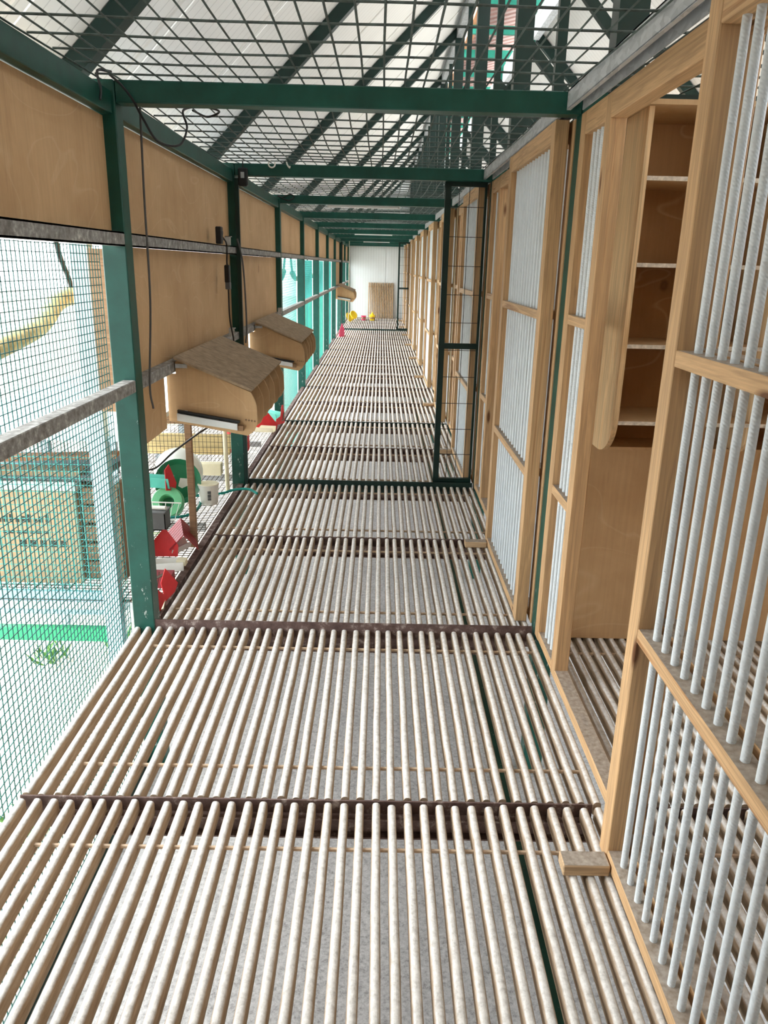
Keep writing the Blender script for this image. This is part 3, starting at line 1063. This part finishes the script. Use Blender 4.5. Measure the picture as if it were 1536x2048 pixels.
XO = -2.05
t = thing('outdoor_cage', 'low wire cage outside the left wall, with wire floor and blue-grey base', 'cage', (-1.5, 3.5, GZ))
grid_plane('wire_floor', t, XO, XL-0.06, 3.48, 8.0, -0.012, 'z', 0.035, 0.035, 0.0036, 'brown_wire')
grid_plane('end_mesh', t, XO, XL-0.25, 0.03, 0.72, 3.50, 'y', 0.034, 0.034, 0.0028, 'teal_wire')
MB().box(XO, XL-0.28, 3.48, 3.52, -0.235, -0.165).build('base_rail', 'green_plastic', t)
MB().box(XO, XL-0.30, 3.485, 3.515, -0.09, 0.03).build('base_panel', 'blue_grey_board', t)
MB().box(XO-0.08, XL-0.13, 3.46, 8.05, 0.80, 0.825).build('roof_sheet', 'blue_white_post', t)  # near end is real; the rest added to shade the things below
MB().box(-1.325, -1.245, 3.44, 3.50, GZ, 1.67, 0.004).build('corner_post', 'blue_white_post', t)
MB().box(-1.235, -1.15, 3.40, 3.43, 0.95, 1.64).build('batten', 'brown_board', t)
for y in (3.5, 4.7, 5.9, 7.1, 8.0):
    MB().box(XO-0.05, XO, y-0.03, y+0.03, GZ, 0.80).build('post', 'blue_white_post', t)
    MB().box(XO, XL-0.1, y-0.02, y+0.02, -0.06, -0.018).build('cross_bearer', 'galvanised', t)
m = mesh_panel(t, 3.5, 8.0, 0.0, 0.72, XO, 0.05, 0.003, 'brown_wire')

t = thing('storage_box', 'tan printed cardboard box behind the wire, lower left', 'box', (-1.72, 3.9, 0.0))
MB().box(-1.98, -1.50, 3.66, 4.05, 0.0, 0.50, 0.006).build('carton', 'tan_card', t)
MB().box(-1.99, -1.49, 3.65, 4.06, 0.50, 0.545, 0.004).build('lid', 'white_plastic', t)
m = MB()
for i in range(9):
    m.box(-1.90+i*0.03, -1.882+i*0.03, 3.6585, 3.660, 0.33, 0.352+0.01*(i % 3))
for i in range(7):
    m.box(-1.88+i*0.034, -1.858+i*0.034, 3.6585, 3.660, 0.27, 0.285)
for i in range(5):
    m.box(-1.80+i*0.05, -1.768+i*0.05, 3.6585, 3.660, 0.20, 0.235)
m.build('print', 'ink', t, False, 'stuff')
t = thing('storage_crate', 'dark brown crate beside the tan box behind the wire', 'crate', (-1.40, 3.9, 0.0))
for i in range(5):
    MB().box(-1.49, -1.30, 3.70, 3.72, 0.02+i*0.10, 0.105+i*0.10, 0.002).build('board', 'brown_board', t)
MB().box(-1.49, -1.30, 3.72, 4.05, 0.0, 0.02).build('bottom', 'brown_board', t)
MB().box(-1.49, -1.47, 3.72, 4.05, 0.02, 0.52).build('side', 'brown_card', t)
MB().box(-1.32, -1.30, 3.72, 4.05, 0.02, 0.52).build('side', 'brown_card', t)
o = MB().box(-1.95, -1.36, 3.66, 4.10, 0.55, 0.585, 0.003).build('folded_sheet', 'grey_plastic')
tag(o, 'dark folded sheet lying on the boxes behind the wire', 'sheet')
t = thing('scrap_plank_pile', 'loose grey planks stacked on the folded sheet behind the wire', 'planks', (-1.65, 3.9, 0.585))
MB().box(-1.97, -1.45, 3.62, 3.72, 0.585, 0.612).build('plank', 'brown_card', t)
MB().bar((-1.95, 3.80, 0.625), (-1.34, 3.86, 0.64), 0.09, 0.022).build('plank', 'orange_wood', t)

# swinging log perch outside the first mesh bay
t = thing('hanging_branch', 'thick bent branch hanging on a black strap outside the nearest mesh', 'branch', (-1.5, 3.5, 1.3))
MB().tube(sm([(-1.5, 2.55, 1.19), (-1.5, 2.9, 1.235), (-1.5, 3.17, 1.265), (-1.5, 3.42, 1.30), (-1.5, 3.56, 1.345), (-1.5, 3.66, 1.395), (-1.5, 3.80, 1.42), (-1.5, 3.90, 1.425)]),
          0.042, 10).build('branch', 'bark', t, True)
MB().tube(sm([(-1.5, 3.74, 1.69), (-1.5, 3.78, 1.60), (-1.5, 3.86, 1.50), (-1.5, 3.885, 1.43), (-1.5, 3.86, 1.385)]), 0.012, 6).build('strap', 'black_plastic', t, True)
MB().tube(sm([(-1.5, 2.7, 1.69), (-1.5, 2.7, 1.5), (-1.5, 2.7, 1.21)]), 0.012, 6).build('strap', 'black_plastic', t, True)
for i, b in enumerate((4, 5, 6)):
    y = FY(b-1)+0.35
    t = thing('hanging_perch', 'dark log perch hung on two cords outside the %s mesh bay' % ['fourth', 'fifth', 'sixth'][i], 'perch', (-1.25, y, 1.3), 'hanging log perches')
    x = -1.22
    MB().tube(sm([(x, y+0.15, 1.47), (x, y+0.5, 1.40), (x, y+0.9, 1.385), (x, y+1.3, 1.42), (x, y+1.6, 1.50)]), 0.035, 8).build('log', 'brown_board', t, True)
    MB().tube([(x, y+0.02, 2.275), (x, y-0.05, 1.70), (x, y+0.15, 1.47)], 0.014, 6).build('cord', 'black_plastic', t)
    MB().tube([(x, y+1.75, 2.275), (x, y+1.8, 1.70), (x, y+1.6, 1.50)], 0.014, 6).build('cord', 'black_plastic', t)

# timber and boards at the back of the cage
for nm, lab, mat, bx in (('timber_plank', 'pale yellow plank across the back of the outdoor cage', 'yellow_board', (-2.0, -1.15, 6.30, 6.34, 0.10, 0.22)),
                         ('timber_plank', 'brown plank above the yellow one at the back of the cage', 'brown_board', (-2.0, -1.13, 6.42, 6.46, 0.28, 0.45)),
                         ('timber_plank', 'second pale plank low at the back of the cage', 'yellow_board', (-2.0, -1.28, 6.50, 6.54, 0.0, 0.07))):
    o = MB().box(*bx, 0.004).build(nm, mat)
    tag(o, lab, 'plank')
t = thing('red_drum', 'red plastic drum behind the planks in the outdoor cage', 'drum', (-1.25, 6.7, 0.0))
MB().lathe([(0.0, 0.0), (0.10, 0.0), (0.108, 0.02), (0.108, 0.30), (0.10, 0.33), (0.0, 0.335)], 20, (-1.25, 6.7, -0.005)).build('body', 'red_plastic', t, True)
MB().lathe([(0.110, 0.0), (0.114, 0.006), (0.110, 0.012)], 20, (-1.25, 6.7, 0.20)).build('rim', 'red_plastic', t, True)
o = grid_plane('cage_divider', None, XO, XL-0.06, 0.0, 0.78, 6.2, 'y', 0.032, 0.045, 0.003, 'brown_wire')
tag(o, 'rusty wire divider standing in front of the planks', 'wire divider')
o = MB().box(-1.088, -1.052, 4.245, 4.28, -0.008, 1.07, 0.002).build('batten_post', 'brown_board')
tag(o, 'slim weathered wooden post under the nearest nest box', 'post')
o = MB().tube([(-1.10, 5.45, -0.008), (-1.098, 5.40, 0.62)], 0.016, 12).build('plastic_pipe', 'cream_plastic', None, True)
tag(o, 'cream plastic pipe leaning by the second left post', 'pipe')
o = MB().box(-1.33, -1.16, 5.52, 5.60, 0.08, 0.17, 0.004).build('trough_block', 'cream_plastic')
tag(o, 'cream trough block behind the white bucket', 'trough')

# feeders and drinkers
t = thing('bucket', 'small white bucket with printed label on the wire floor', 'bucket', (-1.165, 5.11, -0.008))
MB().lathe([(0.0, 0.0), (0.058, 0.0), (0.062, 0.02), (0.070, 0.135), (0.073, 0.137), (0.073, 0.145)], 24, (-1.165, 5.11, -0.008)).build('tub', 'white_plastic', t, True)
MB().lathe([(0.073, 0.142), (0.070, 0.148), (0.0, 0.148)], 24, (-1.165, 5.11, -0.008)).build('lid', 'cream_plastic', t, True)
m = MB()
for j in range(5):
    a = -PI/2+0.15+0.06*j
    for z0, z1 in ((0.035, 0.05), (0.055, 0.075), (0.082, 0.10)):
        r = 0.0715
        m.box(-1.165+r*math.cos(a)-0.0025, -1.165+r*math.cos(a)+0.0025, 5.11+r*math.sin(a)-0.0015, 5.11+r*math.sin(a)+0.004, z0, z1)
m.build('print', 'grey_plastic', t, False, 'stuff')
dn = Vector((0.05, -0.86, 0.50)).normalized()
t = thing('poultry_drinker', 'green ring drinker lying tilted on the wire floor', 'drinker', (-1.38, 4.9, -0.008))
c0 = Vector((-1.385, 4.86, 0.075))
MB().lathe([(0.042, -0.07), (0.046, 0.0), (0.052, 0.012), (0.098, 0.012), (0.106, 0.0), (0.108, -0.03), (0.095, -0.06)], 28, c0, dn).build('ring', 'light_green_plastic', t, True)
MB().lathe([(0.095, -0.06), (0.085, -0.13), (0.0, -0.135)], 28, c0, dn).build('body', 'green_plastic', t, True)
MB().lathe([(0.044, -0.05), (0.0, -0.055)], 20, c0, dn).build('cup', 'dark_green_plastic', t, True)
t = thing('green_dish', 'dark green round dish standing upright behind the drinker', 'dish', (-1.37, 5.05, 0.0))
dv = Vector((0.15, -0.94, 0.28)).normalized()
MB().lathe([(0.0, -0.03), (0.12, -0.03), (0.150, 0.0), (0.156, 0.004), (0.156, 0.0), (0.125, -0.04), (0.0, -0.042)], 28, (-1.36, 5.06, 0.16), dv).build('bowl', 'dark_green_plastic', t, True)
e = dv.orthogonal().normalized()
m = MB()
cc = Vector((-1.31, 5.01, 0.165))
ex = Vector((1, 0.16, 0)).normalized()
ez = dv.cross(ex)
m.add([cc+ex*a+ez*b+dv*d for d in (0, 0.002) for a, b in ((-0.035, -0.02), (-0.01, -0.035), (0.035, -0.015), (0.03, 0.03), (-0.02, 0.035))],
      [(4, 3, 2, 1, 0), (5, 6, 7, 8, 9)] + [(i, (i+1) % 5, (i+1) % 5+5, i+5) for i in range(5)])
m.build('label', 'white_plastic', t)
t = thing('white_dome', 'white plastic dome standing upright behind the green dish', 'dome', (-1.40, 5.25, 0.0))
MB().lathe([(0.0, 0.06), (0.06, 0.055), (0.12, 0.03), (0.160, -0.02), (0.172, -0.02), (0.172, -0.028), (0.155, -0.03), (0.0, -0.03)], 28, (-1.41, 5.26, 0.175), Vector((0.05, -0.97, 0.2))).build('shell', 'white_plastic', t, True)
MB().lathe([(0.0, 0.09), (0.018, 0.088), (0.02, 0.055)], 12, (-1.41, 5.26, 0.175), Vector((0.05, -0.97, 0.2))).build('knob', 'white_plastic', t, True)
# wire rack leaning in front of the ring drinker
t = thing('wire_rack', 'small white wire rack leaning against the green drinker', 'rack', (-1.38, 4.75, 0.0))
MB().tube([(-1.50, 4.73, 0.115), (-1.26, 4.73, 0.110)], 0.004, 6).build('top_bar', 'white_plastic', t)
MB().tube([(-1.46, 4.70, 0.0), (-1.30, 4.70, 0.0)], 0.004, 6).build('bottom_bar', 'white_plastic', t)
for i in range(6):
    MB().tube([(-1.49+0.044*i, 4.73, 0.112), (-1.46+0.032*i, 4.70, 0.0)], 0.002, 5).build('wire', 'white_plastic', t)
o = MB().tube(sm([(-0.86, 5.31, 0.012), (-0.93, 5.36, 0.028), (-1.03, 5.37, 0.02), (-1.12, 5.33, 0.002), (-1.22, 5.30, 0.002), (-1.30, 5.25, 0.002)]), 0.0095, 8).build('hose', 'hose_teal', None, True)
tag(o, 'teal hose end lying across the floor slats', 'hose')
o = MB().tube(sm([(-1.27, 5.28, 0.002), (-1.24, 5.20, 0.002), (-1.215, 5.05, 0.002), (-1.215, 4.90, 0.002), (-1.26, 4.79, 0.002), (-1.35, 4.755, 0.002), (-1.45, 4.78, 0.002), (-1.53, 4.87, 0.002), (-1.56, 5.0, 0.002)]), 0.0095, 8).build('hose', 'hose_teal', None, True)
tag(o, 'teal hose curled on the wire floor round the drinker', 'hose')
t = thing('grey_box', 'dark grey open plastic box behind the red feeder', 'box', (-1.36, 4.57, 0.0))
m = MB().box(-1.44, -1.31, 4.52, 4.64, -0.008, 0.0).box(-1.44, -1.31, 4.52, 4.525, -0.008, 0.11).box(-1.44, -1.31, 4.635, 4.64, -0.008, 0.11)
m.box(-1.44, -1.435, 4.52, 4.64, -0.008, 0.11).box(-1.315, -1.31, 4.52, 4.64, -0.008, 0.11)
m.build('tub', 'grey_plastic', t)
MB().box(-1.446, -1.304, 4.514, 4.646, 0.104, 0.114, 0.002).build('rim', 'grey_plastic', t)
MB().tube([(-1.42, 4.58, 0.125), (-1.31, 4.56, 0.13)], 0.013, 10).build('tube_roll', 'white_plastic', t, True)


def house(poly_w, h, eave):
    return [(-poly_w, 0), (poly_w, 0), (poly_w, eave), (0.012, h), (-0.012, h), (-poly_w, eave)]


def trough(t, a, b, w=0.045, h=0.04, mat='white_plastic', z=-0.006):
    """open trough from a to b along any horizontal direction"""
    a = Vector((a[0], a[1], z))
    b = Vector((b[0], b[1], z))
    d = (b-a).normalized()
    s = Vector((-d.y, d.x, 0))
    U = Vector((0, 0, 1))
    prof = [(-w*0.7, 0), (w*0.7, 0), (w, h), (w-0.004, h), (w*0.7-0.003, 0.004), (-w*0.7+0.003, 0.004), (-w+0.004, h), (-w, h)]
    vs = [p+s*q+U*r for p in (a, b) for q, r in prof]
    n = len(prof)
    fs = [tuple(range(n)), tuple(range(2*n-1, n-1, -1))] + [(i, (i+1) % n, (i+1) % n+n, i+n) for i in range(n)]
    return MB().add(vs, fs).build('trough', mat, t)


def endplate(t, p, nrm, poly, mat='red_plastic', th=0.004):
    p = Vector(p)
    nrm = Vector(nrm).normalized()
    s = Vector((0, 0, 1)).cross(nrm).normalized()
    u = nrm.cross(s)
    vs = [p+s*a+u*b+nrm*d for d in (0, th) for a, b in poly]
    n = len(poly)
    fs = [tuple(range(n)), tuple(range(2*n-1, n-1, -1))] + [(i, (i+1) % n, (i+1) % n+n, i+n) for i in range(n)]
    return MB().add(vs, fs).build('end_plate', mat, t)


t = thing('red_feeder', 'red house-shaped feeder end with white trough behind the nearest post', 'feeder', (-1.2, 4.1, 0.0), 'red trough feeders')
endplate(t, (-1.195, 4.085, -0.006), (0.05, -1, 0.12), [(-0.075, 0), (0.07, 0), (0.075, 0.065), (0.012, 0.155), (-0.012, 0.155), (-0.078, 0.075)])
trough(t, (-1.19, 4.10), (-1.10, 4.30))
t = thing('ribbed_gable', 'maroon ribbed gable cover lying beside the wooden post', 'feeder cover', (-1.09, 4.2, 0.0))
m = MB()
A, B = Vector((-1.16, 4.32, 0.145)), Vector((-1.09, 4.10, 0.115))
for k in range(7):
    f0, f1 = k/7, (k+0.86)/7
    for sg, dz in ((-1, -0.085), (1, -0.095)):
        o1 = Vector((0.075*sg, 0.03*sg, dz))
        p0, p1 = A.lerp(B, f0), A.lerp(B, f1)
        m.add([p0, p1, p1+o1, p0+o1, p0+Vector((0, 0, .005)), p1+Vector((0, 0, .005)), p1+o1+Vector((0, 0, .005)), p0+o1+Vector((0, 0, .005))],
              [(0, 1, 2, 3), (7, 6, 5, 4), (0, 4, 5, 1), (1, 5, 6, 2), (2, 6, 7, 3), (3, 7, 4, 0)])
m.build('ribs', 'maroon_plastic', t)
m = MB()
for sg, dz in ((-1, -0.085), (1, -0.095)):
    o1 = Vector((0.075*sg, 0.03*sg, dz))
    m.add([A, B, B+o1, A+o1], [(0, 1, 2, 3)])
m.build('sheet', 'red_plastic', t)
t = thing('white_trough', 'long white trough on the wire floor in front of the red feeder', 'trough', (-1.12, 3.88, 0.0))
trough(t, (-1.24, 3.86), (-1.045, 3.90), 0.042, 0.055)
MB().box(-1.08, -1.03, 3.88, 3.93, 0.02, 0.05).build('end_cap', 'cream_plastic', t)
t = thing('red_feeder', 'pair of red triangular feeder plates at the foot of the nearest post', 'feeder', (-1.05, 3.42, 0.0), 'red trough feeders')
endplate(t, (-1.035, 3.36, -0.004), (1, -0.75, 0.1), [(-0.02, 0.0), (0.01, 0.0), (0.055, 0.06), (-0.02, 0.135), (-0.045, 0.11)])
endplate(t, (-1.015, 3.50, -0.004), (1, -0.75, 0.1), [(-0.03, 0.0), (0.03, 0.03), (0.055, 0.07), (-0.01, 0.165), (-0.045, 0.10)])
trough(t, (-1.14, 3.42), (-1.035, 3.36), 0.05, 0.045, 'cream_plastic')
MB().box(-1.17, -1.04, 3.62, 3.70, 0.0, 0.07).build('back_trough', 'maroon_plastic', t)
m = MB()
for i in range(5):
    m.tube([(-1.18+0.03*i, 3.55, 0.04), (-1.165+0.03*i, 3.55, 0.12)], 0.002, 4)
m.tube([(-1.19, 3.5, 0.05), (-1.05, 3.53, 0.115)], 0.007, 6)
m.build('feeding_wires', 'brown_wire', t)
t = thing('green_trough_feeder', 'teal trough with red end plate hung on the cage wall', 'feeder', (-1.45, 4.9, 0.18))
trough(t, (-1.62, 4.94), (-1.36, 4.90), 0.05, 0.07, 'teal_plastic', 0.165)
endplate(t, (-1.365, 4.90, 0.135), (1, -0.55, 0), [(-0.05, 0.02), (0.035, 0), (0.05, 0.05), (-0.01, 0.19), (-0.05, 0.16)])
m = MB()
for x in (-1.58, -1.50, -1.43):
    m.tube([(x, 4.97, 0.235), (x+0.01, 4.97, 0.31), (x+0.05, 4.95, 0.24)], 0.002, 4)
m.build('hooks', 'black_plastic', t)
m = MB().tube([(-1.60, 4.94, 0.165), (-1.60, 4.94, -0.01)], 0.006, 6).tube([(-1.42, 4.97, 0.165), (-1.42, 4.99, -0.01)], 0.006, 6)
m.build('legs', 'steel_wire', t)
t = thing('red_feeder', 'teal trough with red end plates by the third left post', 'feeder', (-1.1, 7.85, 0.0), 'red trough feeders')
trough(t, (-1.26, 8.0), (-1.0, 7.75), 0.06, 0.08, 'teal_plastic', 0.06)
endplate(t, (-1.0, 7.75, 0.03), (0.9, -0.5, 0), [(-0.07, 0.0), (0.07, 0.0), (0.07, 0.08), (0.05, 0.19), (0.03, 0.19), (0.0, 0.08), (-0.07, 0.06)])
endplate(t, (-1.12, 7.62, -0.004), (0.3, -1, 0), [(-0.12, 0.0), (0.10, 0.0), (0.11, 0.05), (0.02, 0.17), (-0.02, 0.17), (-0.12, 0.05)])
trough(t, (-1.22, 7.55), (-1.03, 7.52), 0.06, 0.05, 'cream_plastic')
t = thing('red_feeder', 'small red feeder at the foot of the seventh left post', 'feeder', (-0.9, 18.3, 0.0), 'red trough feeders')
endplate(t, (-0.88, 18.2, 0.002), (1, -0.6, 0), [(-0.1, 0), (0.1, 0), (0.1, 0.15), (0.0, 0.3), (-0.1, 0.15)], 'pink_plastic')
trough(t, (-0.91, 18.25), (-0.89, 18.7), 0.05, 0.06, 'pink_plastic', 0.001)

# toys in front of the end wall
def pot(name, label, mat, x, y, rr_, h, roof, ax=(0, 0, 1), z=0.002):
    t = thing(name, label, 'feeder pot', (x, y, z), 'coloured feeder pots by the end wall')
    b = Vector((x, y, z))
    MB().lathe([(0.0, 0.0), (rr_*0.75, 0.0), (rr_*0.8, 0.01), (rr_, h), (rr_*1.12, h), (rr_*1.12, h+0.012)], 18, b, ax).build('body', mat, t, True)
    if roof:
        MB().lathe([(rr_*1.15, h+0.012), (rr_*0.5, h+roof*0.5), (0.015, h+roof), (0.0, h+roof+0.03)], 18, b, ax).build('roof', mat, t, True)
    for a in (-2.2, -1.4, -0.6):
        p = b + Vector((math.cos(a)*rr_*0.93, math.sin(a)*rr_*0.93, h*0.55))
        if ax == (0, 0, 1):
            MB().lathe([(0.0, 0.003), (0.028, 0.003), (0.03, -0.003)], 10, p, (math.cos(a), math.sin(a), 0.05)).build('opening', 'brown_board', t)


pot('feeder_pot', 'yellow feeder pot with pointed lid before the end wall', 'yellow_plastic', -0.24, 23.9, 0.085, 0.13, 0.10)
pot('feeder_pot', 'pink feeder pot beside the yellow one before the end wall', 'pink_plastic', -0.50, 23.9, 0.075, 0.12, 0)
axd = Vector((0.55, -0.55, 0.45)).normalized()
t = thing('yellow_drinker', 'yellow drinker tipped on its side by the left wall near the end', 'drinker', (-0.80, 23.5, 0.0))
MB().lathe([(0.0, 0.02), (0.095, 0.02), (0.10, 0.03), (0.11, -0.14), (0.09, -0.17), (0.0, -0.2)], 20, (-0.80, 23.5, 0.17), axd).build('body', 'yellow_plastic', t, True)
MB().lathe([(0.11, -0.0), (0.125, 0.0), (0.125, 0.035), (0.10, 0.035)], 20, (-0.80, 23.5, 0.17), axd).build('rim', 'yellow_plastic', t, True)
o = MB().lathe([(0.0, 0.0), (0.12, 0.0), (0.135, 0.015), (0.135, 0.02), (0.0, 0.01)], 20, (-0.92, 22.9, 0.14), (0.75, -0.35, 0.35)).build('yellow_disc', 'yellow_plastic', None, True)
tag(o, 'yellow round disc leaning beside the tipped yellow drinker', 'disc')
o = MB().tube([(-0.72, 23.98, 0.012), (-0.10, 23.98, 0.012)], 0.010, 8).build('perch_rod', 'steel_wire', None, True)
tag(o, 'thin metal rod on the floor behind the coloured pots', 'rod')
o = MB().tube([(-0.90, 22.3, 0.002), (-0.885, 22.3, 2.24)], 0.006, 6).build('pull_rope', 'cream_plastic', None, True)
tag(o, 'pale rope hanging from ceiling to floor by the far nest box', 'rope')

# tufts of weeds outside by the left wall
LEAF = MB().add([(0, 0, 0), (0.012, 0.0, 0.06), (0.0, 0.01, 0.13), (-0.012, 0.0, 0.06)], [(0, 1, 2, 3)]).mesh('leaf', 'leaf')
for i, (x, y) in enumerate(((-1.64, 4.42), (-2.0, 4.25), (-1.50, 2.72), (-1.75, 2.35))):
    t = thing('weed_tuft', ['low green weeds at the foot of the blue-white cage post', 'sparse green weeds under the cage base left of the post', 'green weeds outside the mesh low at the left edge',
                            'weeds beside the lowest left edge of the mesh'][i], 'weeds', (x, y, GZ))
    for j in range(26):
        put(LEAF, 'leaf', (x+random.gauss(0, .045), y+random.gauss(0, .06), GZ-0.02), t, (random.uniform(-.9, .9), random.uniform(-.9, .9), random.uniform(0, 6)))
